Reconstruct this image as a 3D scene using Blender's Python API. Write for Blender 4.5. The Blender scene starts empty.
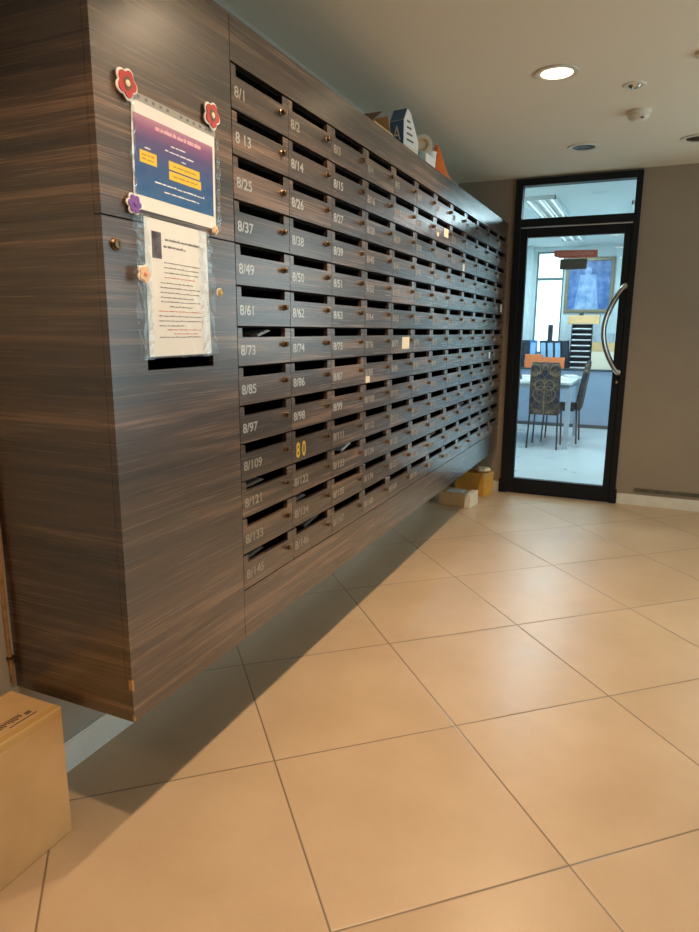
import bpy, bmesh, math, random
from mathutils import Vector, Matrix
random.seed(7)
scene = bpy.context.scene
COL = scene.collection
PI = math.pi

# ---------------------------------------------------------------- camera
F, YAW, PITCH, ROLL, CH, CX = 657.57, -0.4211, -0.2040, 0.0070, 1.2622, 1.4557
cy, sy, cp, sp = math.cos(YAW), math.sin(YAW), math.cos(PITCH), math.sin(PITCH)
fw = Vector((sy * cp, cy * cp, sp)); rt = Vector((cy, -sy, 0)); up = rt.cross(fw)
c_, s_ = math.cos(ROLL), math.sin(ROLL)
rx = c_ * rt + s_ * up; ux = -s_ * rt + c_ * up
cam = bpy.data.cameras.new('camera'); camo = bpy.data.objects.new('camera', cam); COL.objects.link(camo)
camo.matrix_world = Matrix(((rx.x, ux.x, -fw.x, CX), (rx.y, ux.y, -fw.y, 0), (rx.z, ux.z, -fw.z, CH), (0, 0, 0, 1)))
cam.sensor_fit = 'VERTICAL'; cam.sensor_height = 24; cam.lens = F * 24 / 932; cam.clip_start = .02
scene.camera = camo

# ---------------------------------------------------------------- world, light, exposure
world = bpy.data.worlds.new('world'); scene.world = world; world.use_nodes = True
bg = world.node_tree.nodes['Background']
bg.inputs[0].default_value = (0.80, 0.93, .95, 1); bg.inputs[1].default_value = 3.1
scene.view_settings.view_transform = 'Standard'; scene.view_settings.look = 'None'
scene.view_settings.gamma = 1; scene.view_settings.exposure = 0.0
WARM = (1.0, 0.72, 0.46)
LAMP_W = 90.0            # each ceiling downlight
COOL_W = 27.0            # office luminaires
def portal(name, loc, rot, sx, sz):
    l = bpy.data.lights.new(name, 'AREA'); l.shape = 'RECTANGLE'; l.size = sx; l.size_y = sz
    l.cycles.is_portal = True
    o = bpy.data.objects.new(name, l); o.location = loc; o.rotation_euler = rot; COL.objects.link(o)

# ---------------------------------------------------------------- room constants
XC = 0.4145; XW = 0.018; YW = 5.2; ZC = 2.359
XR = 3.6; YB = -3.0
YC0 = 1.081; Y0 = 1.562; CW = 0.2998; ZT = 1.934; RH = 0.1106; ZB = 0.341; ZTOP = 2.044
ZF = ZT - 13 * RH
OY = 9.75                # back wall of the office

# ---------------------------------------------------------------- materials
def mat(name, col=(.8, .8, .8), rough=.5, metal=0, spec=.5, emit=None, estr=0, bump=0, bscale=40, coat=0, var=0, vscale=6):
    m = bpy.data.materials.new(name); m.use_nodes = True
    nt = m.node_tree; b = nt.nodes['Principled BSDF']
    b.inputs['Base Color'].default_value = (*col, 1); b.inputs['Roughness'].default_value = rough
    b.inputs['Metallic'].default_value = metal; b.inputs['Specular IOR Level'].default_value = spec
    b.inputs['Coat Weight'].default_value = coat
    tc = nt.nodes.new('ShaderNodeTexCoord')
    if emit:
        b.inputs['Emission Color'].default_value = (*emit, 1); b.inputs['Emission Strength'].default_value = estr
    if var:
        n = nt.nodes.new('ShaderNodeTexNoise'); n.inputs['Scale'].default_value = vscale; n.inputs['Detail'].default_value = 4
        nt.links.new(tc.outputs['Object'], n.inputs['Vector'])
        r = nt.nodes.new('ShaderNodeValToRGB')
        r.color_ramp.elements[0].position = .3; r.color_ramp.elements[1].position = .7
        r.color_ramp.elements[0].color = (*[c * (1 - var) for c in col], 1)
        r.color_ramp.elements[1].color = (*[min(1, c * (1 + var)) for c in col], 1)
        nt.links.new(n.outputs['Fac'], r.inputs[0]); nt.links.new(r.outputs[0], b.inputs['Base Color'])
    if bump:
        n = nt.nodes.new('ShaderNodeTexNoise'); n.inputs['Scale'].default_value = bscale; n.inputs['Detail'].default_value = 5
        nt.links.new(tc.outputs['Object'], n.inputs['Vector'])
        bp = nt.nodes.new('ShaderNodeBump'); bp.inputs['Strength'].default_value = bump; bp.inputs['Distance'].default_value = .01
        nt.links.new(n.outputs['Fac'], bp.inputs['Height']); nt.links.new(bp.outputs[0], b.inputs['Normal'])
    return m

class NT:
    def __init__(s, m): s.nt = m.node_tree; s.b = s.nt.nodes['Principled BSDF']
    def n(s, t, **k):
        x = s.nt.nodes.new(t)
        for a, v in k.items(): setattr(x, a, v)
        return x
    def l(s, a, b): s.nt.links.new(a, b)
    def math(s, op, a, b=None, c=None):
        x = s.n('ShaderNodeMath', operation=op)
        for i, v in enumerate((a, b, c)):
            if v is None: continue
            if isinstance(v, (int, float)): x.inputs[i].default_value = v
            else: s.l(v, x.inputs[i])
        return x.outputs[0]
    def mix(s, f, a, b):
        x = s.n('ShaderNodeMix', data_type='RGBA')
        for i, v in ((0, f), (6, a), (7, b)):
            if isinstance(v, (int, float)): x.inputs[i].default_value = v
            elif isinstance(v, tuple): x.inputs[i].default_value = (*v, 1)
            else: s.l(v, x.inputs[i])
        return x.outputs[2]
    def ramp(s, f, stops):
        r = s.n('ShaderNodeValToRGB'); cr = r.color_ramp
        while len(cr.elements) < len(stops): cr.elements.new(.5)
        for e, (p, c) in zip(cr.elements, stops): e.position = p; e.color = (*c, 1)
        s.l(f, r.inputs[0]); return r.outputs[0]

def wood_mat(name, perobj, gain=1.0):
    m = mat(name, rough=.36, spec=.75); t = NT(m)
    geo = t.n('ShaderNodeNewGeometry')
    mp = t.n('ShaderNodeMapping'); mp.inputs['Scale'].default_value = (1.1, 1.1, 36)
    if perobj:
        oi = t.n('ShaderNodeObjectInfo')
        cb = t.n('ShaderNodeCombineXYZ'); t.l(t.math('MULTIPLY', oi.outputs['Random'], 40), cb.inputs[0]); t.l(t.math('MULTIPLY', oi.outputs['Random'], 0.12), cb.inputs[2])
        va = t.n('ShaderNodeVectorMath', operation='ADD'); t.l(geo.outputs['Position'], va.inputs[0]); t.l(cb.outputs[0], va.inputs[1])
        src = va.outputs[0]
    else: src = geo.outputs['Position']
    t.l(src, mp.inputs['Vector'])
    n1 = t.n('ShaderNodeTexNoise'); n1.inputs['Scale'].default_value = 1; n1.inputs['Detail'].default_value = 3; n1.inputs['Distortion'].default_value = .8
    t.l(mp.outputs[0], n1.inputs['Vector'])
    mp2 = t.n('ShaderNodeMapping'); mp2.inputs['Scale'].default_value = (4, 4, 330); t.l(src, mp2.inputs['Vector'])
    n2 = t.n('ShaderNodeTexNoise'); n2.inputs['Scale'].default_value = 1; n2.inputs['Detail'].default_value = 4
    t.l(mp2.outputs[0], n2.inputs['Vector'])
    mp3 = t.n('ShaderNodeMapping'); mp3.inputs['Scale'].default_value = (.9, .9, 9); t.l(src, mp3.inputs['Vector'])
    n3 = t.n('ShaderNodeTexNoise'); n3.inputs['Scale'].default_value = 1; n3.inputs['Detail'].default_value = 2
    t.l(mp3.outputs[0], n3.inputs['Vector'])
    f = t.math('ADD', t.math('MULTIPLY', n1.outputs['Fac'], .52), t.math('MULTIPLY', n2.outputs['Fac'], .26))
    f = t.math('ADD', f, t.math('MULTIPLY', n3.outputs['Fac'], .34))
    if perobj:
        f = t.math('ADD', f, t.math('MULTIPLY', t.math('SUBTRACT', oi.outputs['Random'], .5), .07))
    g = gain
    c = t.ramp(f, [(.42, (.016 * g, .009 * g, .007 * g)), (.51, (.052 * g, .030 * g, .022 * g)), (.59, (.088 * g, .051 * g, .034 * g)), (.68, (.24 * g, .14 * g, .088 * g))])
    t.l(c, t.b.inputs['Base Color'])
    bp = t.n('ShaderNodeBump'); bp.inputs['Strength'].default_value = .05; bp.inputs['Distance'].default_value = .002
    t.l(n2.outputs['Fac'], bp.inputs['Height']); t.l(bp.outputs[0], t.b.inputs['Normal'])
    t.l(t.math('ADD', t.math('MULTIPLY', n2.outputs['Fac'], .12), .20), t.b.inputs['Roughness'])
    t.b.inputs['Coat Weight'].default_value = .8; t.b.inputs['Coat Roughness'].default_value = .30; t.b.inputs['Coat IOR'].default_value = 1.75
    return m

def floor_mat(name, ang, gx, gy, T, c0, c1, grout, rough):
    m = mat(name, rough=rough); t = NT(m)
    geo = t.n('ShaderNodeNewGeometry')
    sx = t.n('ShaderNodeSeparateXYZ'); t.l(geo.outputs['Position'], sx.inputs[0])
    X = t.math('SUBTRACT', sx.outputs[0], gx); Y = t.math('SUBTRACT', sx.outputs[1], gy)
    ca, sa = math.cos(ang), math.sin(ang)
    U = t.math('DIVIDE', t.math('ADD', t.math('MULTIPLY', X, sa), t.math('MULTIPLY', Y, -ca)), T)
    V = t.math('DIVIDE', t.math('ADD', t.math('MULTIPLY', X, ca), t.math('MULTIPLY', Y, sa)), T)
    def edge(q):
        fr = t.math('FRACT', q)
        return t.math('MINIMUM', fr, t.math('SUBTRACT', 1, fr))
    d = t.math('MULTIPLY', t.math('MINIMUM', edge(U), edge(V)), T)
    cell = t.n('ShaderNodeCombineXYZ'); t.l(t.math('FLOOR', U), cell.inputs[0]); t.l(t.math('FLOOR', V), cell.inputs[1])
    wn = t.n('ShaderNodeTexWhiteNoise'); t.l(cell.outputs[0], wn.inputs['Vector'])
    n = t.n('ShaderNodeTexNoise'); n.inputs['Scale'].default_value = 3.5; n.inputs['Detail'].default_value = 5; n.inputs['Roughness'].default_value = .6
    va = t.n('ShaderNodeVectorMath', operation='ADD'); t.l(geo.outputs['Position'], va.inputs[0]); t.l(wn.outputs['Color'], va.inputs[1])
    t.l(va.outputs[0], n.inputs['Vector'])
    nf = t.n('ShaderNodeTexNoise'); nf.inputs['Scale'].default_value = 160; nf.inputs['Detail'].default_value = 2; t.l(geo.outputs['Position'], nf.inputs['Vector'])
    f = t.math('ADD', t.math('MULTIPLY', n.outputs['Fac'], .75), t.math('MULTIPLY', wn.outputs['Value'], .15))
    f = t.math('ADD', f, t.math('MULTIPLY', nf.outputs['Fac'], .15))
    col = t.ramp(f, [(.35, c0), (.75, c1)])
    g = t.ramp(d, [(0.0, (1, 1, 1)), (.0016, (1, 1, 1)), (.0028, (0, 0, 0))])
    rgb = t.n('ShaderNodeRGBToBW'); t.l(g, rgb.inputs[0])
    t.l(t.mix(rgb.outputs[0], col, grout), t.b.inputs['Base Color'])
    t.l(t.math('ADD', t.math('MULTIPLY', n.outputs['Fac'], .16), rough - .08), t.b.inputs['Roughness'])
    bp = t.n('ShaderNodeBump'); bp.inputs['Strength'].default_value = .5; bp.inputs['Distance'].default_value = .002
    h = t.ramp(d, [(0.0, (0, 0, 0)), (.0045, (1, 1, 1))])
    t.l(h, bp.inputs['Height']); t.l(bp.outputs[0], t.b.inputs['Normal'])
    return m

def glass_mat(name, tint, refl=1.0, rough=.0, bump=0, tr=(1, 1, 1), bscale=12, ior=1.45, dist=.01):
    m = bpy.data.materials.new(name); m.use_nodes = True; nt = m.node_tree; nt.nodes.clear()
    o = nt.nodes.new('ShaderNodeOutputMaterial'); mx = nt.nodes.new('ShaderNodeMixShader')
    tr_ = nt.nodes.new('ShaderNodeBsdfTransparent'); tr_.inputs[0].default_value = (*tint, 1)
    gl = nt.nodes.new('ShaderNodeBsdfGlossy'); gl.inputs[0].default_value = (*tr, 1); gl.inputs['Roughness'].default_value = rough
    fr = nt.nodes.new('ShaderNodeLayerWeight')
    pw = nt.nodes.new('ShaderNodeMath'); pw.operation = 'POWER'; pw.inputs[1].default_value = 4.5; nt.links.new(fr.outputs['Facing'], pw.inputs[0])
    mu = nt.nodes.new('ShaderNodeMath'); mu.operation = 'MULTIPLY_ADD'; mu.inputs[1].default_value = .9 * refl; mu.inputs[2].default_value = .045 * refl; mu.use_clamp = True
    nt.links.new(pw.outputs[0], mu.inputs[0]); nt.links.new(mu.outputs[0], mx.inputs[0])
    nt.links.new(tr_.outputs[0], mx.inputs[1]); nt.links.new(gl.outputs[0], mx.inputs[2]); nt.links.new(mx.outputs[0], o.inputs[0])
    if bump:
        tc = nt.nodes.new('ShaderNodeTexCoord'); n = nt.nodes.new('ShaderNodeTexNoise'); n.inputs['Scale'].default_value = bscale; n.inputs['Detail'].default_value = 3
        nt.links.new(tc.outputs['Object'], n.inputs['Vector'])
        bp = nt.nodes.new('ShaderNodeBump'); bp.inputs['Strength'].default_value = bump; bp.inputs['Distance'].default_value = dist
        nt.links.new(n.outputs['Fac'], bp.inputs['Height']); nt.links.new(bp.outputs[0], gl.inputs['Normal']); nt.links.new(bp.outputs[0], fr.inputs['Normal'])
    return m

M = {}
M['wood'] = wood_mat('dark_laminate', False, .74)
M['wood_door'] = wood_mat('dark_laminate_door', True, .84)
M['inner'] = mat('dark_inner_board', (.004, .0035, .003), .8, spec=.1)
M['raw_wood'] = mat('raw_chipboard', (.50, .27, .09), .7, var=.2, vscale=80)
M['brass'] = mat('worn_brass', (.20, .135, .085), .38, 1)
M['keyhole'] = mat('keyhole_dark', (.01, .01, .01), .6)
M['silver'] = mat('silver_sticker', (.60, .60, .58), .34, .7)
M['silver_worn'] = mat('worn_silver_sticker', (.42, .38, .33), .4, .6)  # same sticker catching less reflected daylight, that dimness put into the colour
M['gold'] = mat('gold_sticker', (.95, .68, .12), .3, .6)
M['ceiling'] = mat('ceiling_paint', (.80, .74, .60), .8, bump=.03, bscale=8)
M['wall_end'] = mat('taupe_wallpaper', (.30, .235, .17), .75, bump=.06, bscale=150, var=.05, vscale=3)
M['wall'] = mat('grey_wall_paint', (.42, .40, .35), .75, bump=.04, bscale=80)
M['baseboard'] = mat('cream_skirting', (.72, .68, .58), .4, var=.05, vscale=12)
M['white_base'] = mat('white_skirting', (.90, .91, .86), .3, var=.04, vscale=12)
M['black_frame'] = mat('black_aluminium', (.004, .006, .009), .45, spec=.3)
M['chrome'] = mat('brushed_steel', (.62, .60, .56), .22, 1)
M['white_plastic'] = mat('white_plastic', (.72, .68, .58), .4)
M['white'] = mat('white_paper', (.85, .84, .82), .6)
M['cream_card'] = mat('cream_card', (.82, .72, .55), .6)
M['card'] = mat('brown_cardboard', (.70, .44, .20), .62, var=.10, vscale=7, bump=.04, bscale=30)
M['card_far'] = mat('yellow_brown_cardboard', (.72, .37, .06), .5, var=.12, vscale=12)
M['tape'] = mat('glossy_packing_tape', (.68, .42, .15), .22)
M['stamp'] = mat('dark_brown_print', (.16, .09, .06), .7)
M['orange'] = mat('orange_plastic', (.80, .16, .02), .35, var=.1, vscale=20)
M['glass'] = glass_mat('clear_glass', (.93, .97, .97), 1.0)
M['sleeve'] = glass_mat('plastic_sleeve', (.98, .99, .99), .8, .12, .10, (1, 1, 1), 18)
M['sleeve_edge'] = glass_mat('crinkled_sleeve_edge', (.97, .98, .98), 3.0, .08, .7, (.95, 1, 1), 45)
M['reflector'] = mat('lamp_reflector', (.70, .68, .62), .15, 1)
M['lens'] = mat('lit_lamp_lens', (1, .9, .7), .4, emit=(1, .80, .50), estr=5.0)
M['lens_off'] = mat('unlit_lamp_glass', (.008, .008, .008), .25, spec=.2)
M['grille'] = mat('dark_vent_groove', (.10, .085, .055), .7, var=.4, vscale=14)
M['bead'] = mat('aged_sealant_bead', (.38, .20, .09), .5, var=.3, vscale=60)
M['red'] = mat('red_felt', (.50, .045, .035), .6)
M['purple'] = mat('purple_felt', (.19, .08, .36), .6)
M['peach'] = mat('peach_felt', (.75, .52, .32), .6)
M['yellow'] = mat('yellow_print', (.85, .56, .03), .5)
M['black_print'] = mat('black_print', (.16, .15, .16), .6)
M['red_print'] = mat('red_print', (.58, .20, .16), .6)
M['white_print'] = mat('white_print', (.85, .85, .9), .6)
M['dark_photo'] = mat('dark_photo_print', (.10, .08, .10), .4, var=.8, vscale=40)
FL = floor_mat('beige_floor_tile', 0.7339, 0.9886, 1.9056, .6, (.52, .365, .225), (.635, .465, .30), (.12, .085, .055), .33)
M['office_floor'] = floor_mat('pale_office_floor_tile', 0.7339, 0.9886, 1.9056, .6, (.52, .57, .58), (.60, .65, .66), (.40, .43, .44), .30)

# gradient poster: magenta top band to blue (an ink print, its own colour)
def poster_mat():
    m = mat('poster_print', rough=.4); t = NT(m)
    tc = t.n('ShaderNodeTexCoord'); sx = t.n('ShaderNodeSeparateXYZ'); t.l(tc.outputs['Generated'], sx.inputs[0])
    n = t.n('ShaderNodeTexNoise'); n.inputs['Scale'].default_value = 5; t.l(tc.outputs['Generated'], n.inputs['Vector'])
    f = t.math('ADD', sx.outputs[2], t.math('MULTIPLY', t.math('SUBTRACT', n.outputs['Fac'], .5), .06))
    c = t.ramp(f, [(0.0, (.03, .13, .33)), (.45, (.035, .09, .27)), (.72, (.10, .07, .22)), (.86, (.27, .10, .25)), (1.0, (.55, .26, .38))])
    t.l(c, t.b.inputs['Base Color']); return m
M['poster'] = poster_mat()

# ---------------------------------------------------------------- mesh helpers
class MB:
    def __init__(s): s.bm = bmesh.new()
    def box(s, x0, x1, y0, y1, z0, z1, bev=0, rot=None, piv=None):
        vs = [s.bm.verts.new((x, y, z)) for x in (x0, x1) for y in (y0, y1) for z in (z0, z1)]
        fs = [(0, 1, 3, 2), (4, 6, 7, 5), (0, 4, 5, 1), (2, 3, 7, 6), (0, 2, 6, 4), (1, 5, 7, 3)]
        faces = [s.bm.faces.new([vs[i] for i in f]) for f in fs]
        if bev:
            es = list({e for f in faces for e in f.edges})
            r = bmesh.ops.bevel(s.bm, geom=es, offset=bev, segments=2, profile=.5, affect='EDGES')
            vs = list({v for f in r['faces'] for v in f.verts} | {v for v in vs if v.is_valid})
        if rot is not None:
            p = Vector(piv) if piv else Vector(((x0 + x1) / 2, (y0 + y1) / 2, (z0 + z1) / 2))
            bmesh.ops.rotate(s.bm, verts=[v for v in vs if v.is_valid], cent=p, matrix=rot)
        return s
    def prism(s, pts, axis, a, b):
        """pts 2D polygon, extruded along axis from a to b"""
        def P(p, w):
            if axis == 'x': return (w, p[0], p[1])
            if axis == 'y': return (p[0], w, p[1])
            return (p[0], p[1], w)
        A = [s.bm.verts.new(P(p, a)) for p in pts]; B = [s.bm.verts.new(P(p, b)) for p in pts]
        s.bm.faces.new(A); s.bm.faces.new(B[::-1])
        n = len(pts)
        for i in range(n): s.bm.faces.new((A[i], B[i], B[(i + 1) % n], A[(i + 1) % n]))
        return s
    def lathe(s, prof, c=(0, 0, 0), axis='z', seg=28):
        rings = []
        for r, h in prof:
            ring = []
            for k in range(seg):
                a = 2 * PI * k / seg; u, v = r * math.cos(a), r * math.sin(a)
                q = {'z': (u, v, h), 'x': (h, u, v), 'y': (u, h, v)}[axis]
                ring.append(s.bm.verts.new((c[0] + q[0], c[1] + q[1], c[2] + q[2])))
            rings.append(ring)
        for A, B in zip(rings, rings[1:]):
            for k in range(seg): s.bm.faces.new((A[k], A[(k + 1) % seg], B[(k + 1) % seg], B[k]))
        if prof[0][0] > 0: s.bm.faces.new(rings[0][::-1])
        if prof[-1][0] > 0: s.bm.faces.new(rings[-1])
        return s
    def tube(s, pts, r, seg=10):
        pts = [Vector(p) for p in pts]; rings = []
        t0 = (pts[1] - pts[0]).normalized()
        ref = Vector((0, 0, 1)) if abs(t0.z) < .9 else Vector((0, 1, 0))
        nrm = t0.cross(ref).normalized()
        for i, p in enumerate(pts):
            t = (pts[min(i + 1, len(pts) - 1)] - pts[max(i - 1, 0)]).normalized()
            nrm = (nrm - t * nrm.dot(t)).normalized(); bn = t.cross(nrm)
            rr = r[i] if isinstance(r, (list, tuple)) else r
            rings.append([s.bm.verts.new(p + rr * (math.cos(2 * PI * k / seg) * nrm + math.sin(2 * PI * k / seg) * bn)) for k in range(seg)])
        for A, B in zip(rings, rings[1:]):
            for k in range(seg): s.bm.faces.new((A[k], A[(k + 1) % seg], B[(k + 1) % seg], B[k]))
        s.bm.faces.new(rings[0][::-1]); s.bm.faces.new(rings[-1])
        return s
    def rotz(s, a, piv): bmesh.ops.rotate(s.bm, verts=s.bm.verts, cent=Vector(piv), matrix=Matrix.Rotation(a, 3, 'Z')); return s
    def xf(s, mtx): bmesh.ops.transform(s.bm, verts=s.bm.verts, matrix=mtx); return s
    def build(s, name, m, parent=None, smooth=False, origin=None):
        bmesh.ops.remove_doubles(s.bm, verts=s.bm.verts, dist=1e-6)
        bmesh.ops.recalc_face_normals(s.bm, faces=s.bm.faces)
        me = bpy.data.meshes.new(name)
        if origin is None and parent is None:
            xs = [v.co for v in s.bm.verts]
            origin = (sum(v.x for v in xs) / len(xs), sum(v.y for v in xs) / len(xs), min(v.z for v in xs))
        if origin is None: origin = (0, 0, 0)
        off = Vector(origin)
        for v in s.bm.verts: v.co -= off
        if smooth:
            for f in s.bm.faces: f.smooth = True
        s.bm.to_mesh(me); s.bm.free()
        if smooth:
            try: me.set_sharp_from_angle(angle=math.radians(40))
            except Exception: pass
        me.materials.append(m)
        o = bpy.data.objects.new(name, me); COL.objects.link(o)
        if parent is not None:
            o.parent = parent
        o.location = off
        return o

def tag(o, label, cat, group=None, kind=None):
    o['label'] = label; o['category'] = cat
    if group: o['group'] = group
    if kind: o['kind'] = kind
    return o
def thing(name, loc, label, cat, group=None, rz=0):
    o = bpy.data.objects.new(name, None); o.empty_display_size = .05; o.location = loc; o.rotation_euler = (0, 0, rz); COL.objects.link(o)
    return tag(o, label, cat, group)
def wpart(mb, name, m, par, smooth=False):
    """mesh given in world coordinates, parented to an unrotated thing"""
    root = par; loc = Vector((0, 0, 0))
    while root is not None: loc += root.location; root = root.parent
    o = mb.build(name, m, par, smooth, origin=tuple(loc)); o.location = (0, 0, 0); return o
def struct(mb, name, m, parent=None):
    o = mb.build(name, m, parent, origin=(0, 0, 0) if parent else None)
    if parent is None: o['kind'] = 'structure'
    return o
def text_mesh(body, size, sx=1.0, depth=.0004, align='LEFT', offset=0.0):
    c = bpy.data.curves.new('txt', 'FONT'); c.body = body; c.size = size; c.align_x = align; c.extrude = depth; c.offset = offset
    o = bpy.data.objects.new('txt', c); COL.objects.link(o)
    me = bpy.data.meshes.new_from_object(o.evaluated_get(bpy.context.evaluated_depsgraph_get()))
    bpy.data.objects.remove(o); bpy.data.curves.remove(c)
    for v in me.vertices: v.co.x *= sx
    return me
def text_on_x(body, size, sx, m, parent, loc, name='number', offset=0.0, align='LEFT'):
    """lettering on a face that looks towards +x, reading along +y"""
    me = text_mesh(body, size, sx, offset=offset, align=align); me.materials.append(m)
    me.transform(Matrix(((0, 0, 1, 0), (1, 0, 0, 0), (0, 1, 0, 0), (0, 0, 0, 1))))
    o = bpy.data.objects.new(name, me); COL.objects.link(o); o.parent = parent; o.location = loc; return o

# ================================================================= THE SETTING
struct(MB().box(XW - .3, XR + .2, YB - .2, YW + .06, -.08, 0), 'floor', FL)
struct(MB().box(XW - .3, XR + .2, YB - .2, YW, ZC, ZC + .1), 'ceiling', M['ceiling'])
struct(MB().box(XW - .2, XW, YB - .2, YW, 0, ZC), 'wall_left', M['wall'])
struct(MB().box(XW, XR, YB - .2, YB, 0, ZC), 'wall_back', M['wall'])
# end wall with the glazed door opening
DX0, DX1, DZ = 0.460, 1.316, 2.345
EW = (2.05, 3.25, .95, 2.15)   # daylight window further right in the end wall
m_ = MB().box(XW - .2, DX0, YW, YW + .10, 0, ZC).box(DX1, EW[0], YW, YW + .10, 0, ZC).box(DX0, DX1, YW, YW + .10, DZ, ZC)
m_.box(EW[1], XR + .2, YW, YW + .10, 0, ZC).box(EW[0], EW[1], YW, YW + .10, 0, EW[2]).box(EW[0], EW[1], YW, YW + .10, EW[3], ZC)
fr = MB()
fr.box(EW[0], EW[1], YW + .02, YW + .07, EW[2], EW[2] + .04).box(EW[0], EW[1], YW + .02, YW + .07, EW[3] - .04, EW[3])
for p in (EW[0], (EW[0] + EW[1]) / 2 - .02, EW[1] - .04): fr.box(p, p + .04, YW + .02, YW + .07, EW[2] + .04, EW[3] - .04)
w = struct(fr, 'window_4', M['black_frame'])
MB().box(EW[0] + .04, EW[1] - .04, YW + .043, YW + .047, EW[2] + .04, EW[3] - .04).build('pane', M['glass'], w, origin=tuple(w.location)).location = (0, 0, 0)
portal('daylight_portal', ((EW[0] + EW[1]) / 2, YW + .2, (EW[2] + EW[3]) / 2), (PI / 2, 0, 0), 1.2, 1.2)
struct(m_, 'wall_end', M['wall_end'])
# right wall with one unseen window, added as cool daylight fill for the room
FILL_WINS = [(1.5, 4.5)]
m_ = MB(); yprev = YB
for a, b in FILL_WINS:
    m_.box(XR, XR + .2, yprev, a, 0, ZC); m_.box(XR, XR + .2, a, b, 0, .45); m_.box(XR, XR + .2, a, b, 2.15, ZC); yprev = b
m_.box(XR, XR + .2, yprev, YW, 0, ZC)
struct(m_, 'wall_right', M['wall_end'])
for i, (a, b) in enumerate(FILL_WINS):
    fr = MB(); t_ = .05
    fr.box(XR + .06, XR + .12, a, b, .45, .45 + t_).box(XR + .06, XR + .12, a, b, 2.15 - t_, 2.15)
    fr.box(XR + .06, XR + .12, a, a + t_, .45, 2.15).box(XR + .06, XR + .12, b - t_, b, .45, 2.15)
    fr.box(XR + .06, XR + .12, (a + b) / 2 - .025, (a + b) / 2 + .025, .45, 2.15)
    w = struct(fr, 'window_%d' % (i + 2), M['black_frame'])
    MB().box(XR + .088, XR + .092, a + t_, b - t_, .5, 2.1).build('pane', M['glass'], w, origin=tuple(w.location)).location = (0, 0, 0)
    portal('daylight_portal', (XR + .25, (a + b) / 2, 1.3), (0, PI / 2, 0), 1.7, b - a)
# skirtings
m_ = MB().box(XW, XW + .008, YB, YW, 0, .088).box(XW, XW + .006, YB, YW, .088, .094)
struct(m_, 'baseboard_left', M['white_base'])
m_ = MB().box(DX1 + .012, XR, YW - .012, YW, 0, .080, .0015)
struct(m_, 'baseboard_end', M['baseboard'])
struct(MB().box(XW + .012, DX0, YW - .012, YW, 0, .080), 'baseboard_corner', M['baseboard'])
# long dark groove above the skirting on the end wall
g_ = thing('wall_vent', (1.9, YW - .004, .10), 'long narrow dark vent strip in the taupe wall just above the cream skirting', 'vent')
wpart(MB().box(1.445, 2.6, YW - .005, YW - .001, .103, .130), 'slot', M['grille'], g_)
m_ = MB().box(1.440, 2.605, YW - .008, YW - .001, .130, .134).box(1.440, 2.605, YW - .008, YW - .001, .097, .101)
wpart(m_, 'edge_strip', M['wall_end'], g_)

# ---------------------------------------------------------------- glazed door with transom
fr = MB(); a, b = YW - .025, YW + .06
fr.box(DX0, DX0 + .05, a, b, 0, DZ, .002).box(DX1 - .042, DX1, a, b, 0, DZ, .002)
fr.box(DX0 + .05, DX1 - .042, a, b, 2.298, DZ, .002).box(DX0 + .05, DX1 - .042, a, b, 2.012, 2.068, .002)
dfr = struct(fr, 'door_1', M['black_frame'])
def dpart(mb, name, m, par=dfr, smooth=False): return wpart(mb, name, m, par, smooth)
dpart(MB().box(DX0 + .05, DX1 - .042, YW + .010, YW + .016, 2.068, 2.298), 'transom_pane', M['glass'])
lf = MB(); a, b = YW - .018, YW + .028
lx0, lx1 = .487, 1.292
lf.box(lx0, .560, a, b, .004, 2.002, .0025).box(1.224, lx1 - .018, a, b, .004, 2.002, .0025)
lf.box(.560, 1.224, a, b, .004, .122, .0025).box(.560, 1.224, a, b, 1.938, 2.002, .0025)
leaf = dpart(lf, 'door_leaf', M['black_frame'])
dpart(MB().box(.560, 1.224, YW + .002, YW + .008, .122, 1.938), 'glass_pane', M['glass'])
dpart(MB().box(DX0 + .05, DX1 - .042, YW - .016, YW - .008, 2.0035, 2.0085), 'chrome_strip', M['chrome'])
dpart(MB().box(DX0 - .012, DX0 + .03, YW - .028, YW - .02, 0, .11, .002).box(DX1 - .03, DX1 + .01, YW - .028, YW - .02, 0, .11, .002), 'frame_foot', M['black_frame'])
for side in (-1, 1):
    yo = YW - .018 - .055 if side < 0 else YW + .028 + .055
    yd = YW - .018 if side < 0 else YW + .028
    pts = []
    N = 22
    for i in range(N + 1):
        s = i / N; z = 1.581 + (0.974 - 1.581) * s
        bul = math.sin(PI * s) ** .85 if 0 < s < 1 else 0
        pts.append((1.262 - .119 * bul - .004 * s, yo, z))
    pts = [(1.262, yd, 1.581), (1.262, (yd + yo) / 2, 1.581)] + pts + [(1.258, (yd + yo) / 2, .974), (1.258, yd, .974)]
    h = dpart(MB().tube(pts, .0155, 12), 'door_handle', M['chrome'], smooth=True)
    for z in (1.581, .974):
        wpart(MB().lathe([(.019, 0), (.019, .006 * side), (.014, .009 * side)], (1.26, yd, z), 'y'), 'mounting_rose', M['chrome'], h, True)
wpart(MB().lathe([(.009, 0), (.009, -.007), (.005, -.008)], (1.259, YW - .018, .905), 'y'), 'lock_cylinder', M['chrome'], dfr, True)

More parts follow.
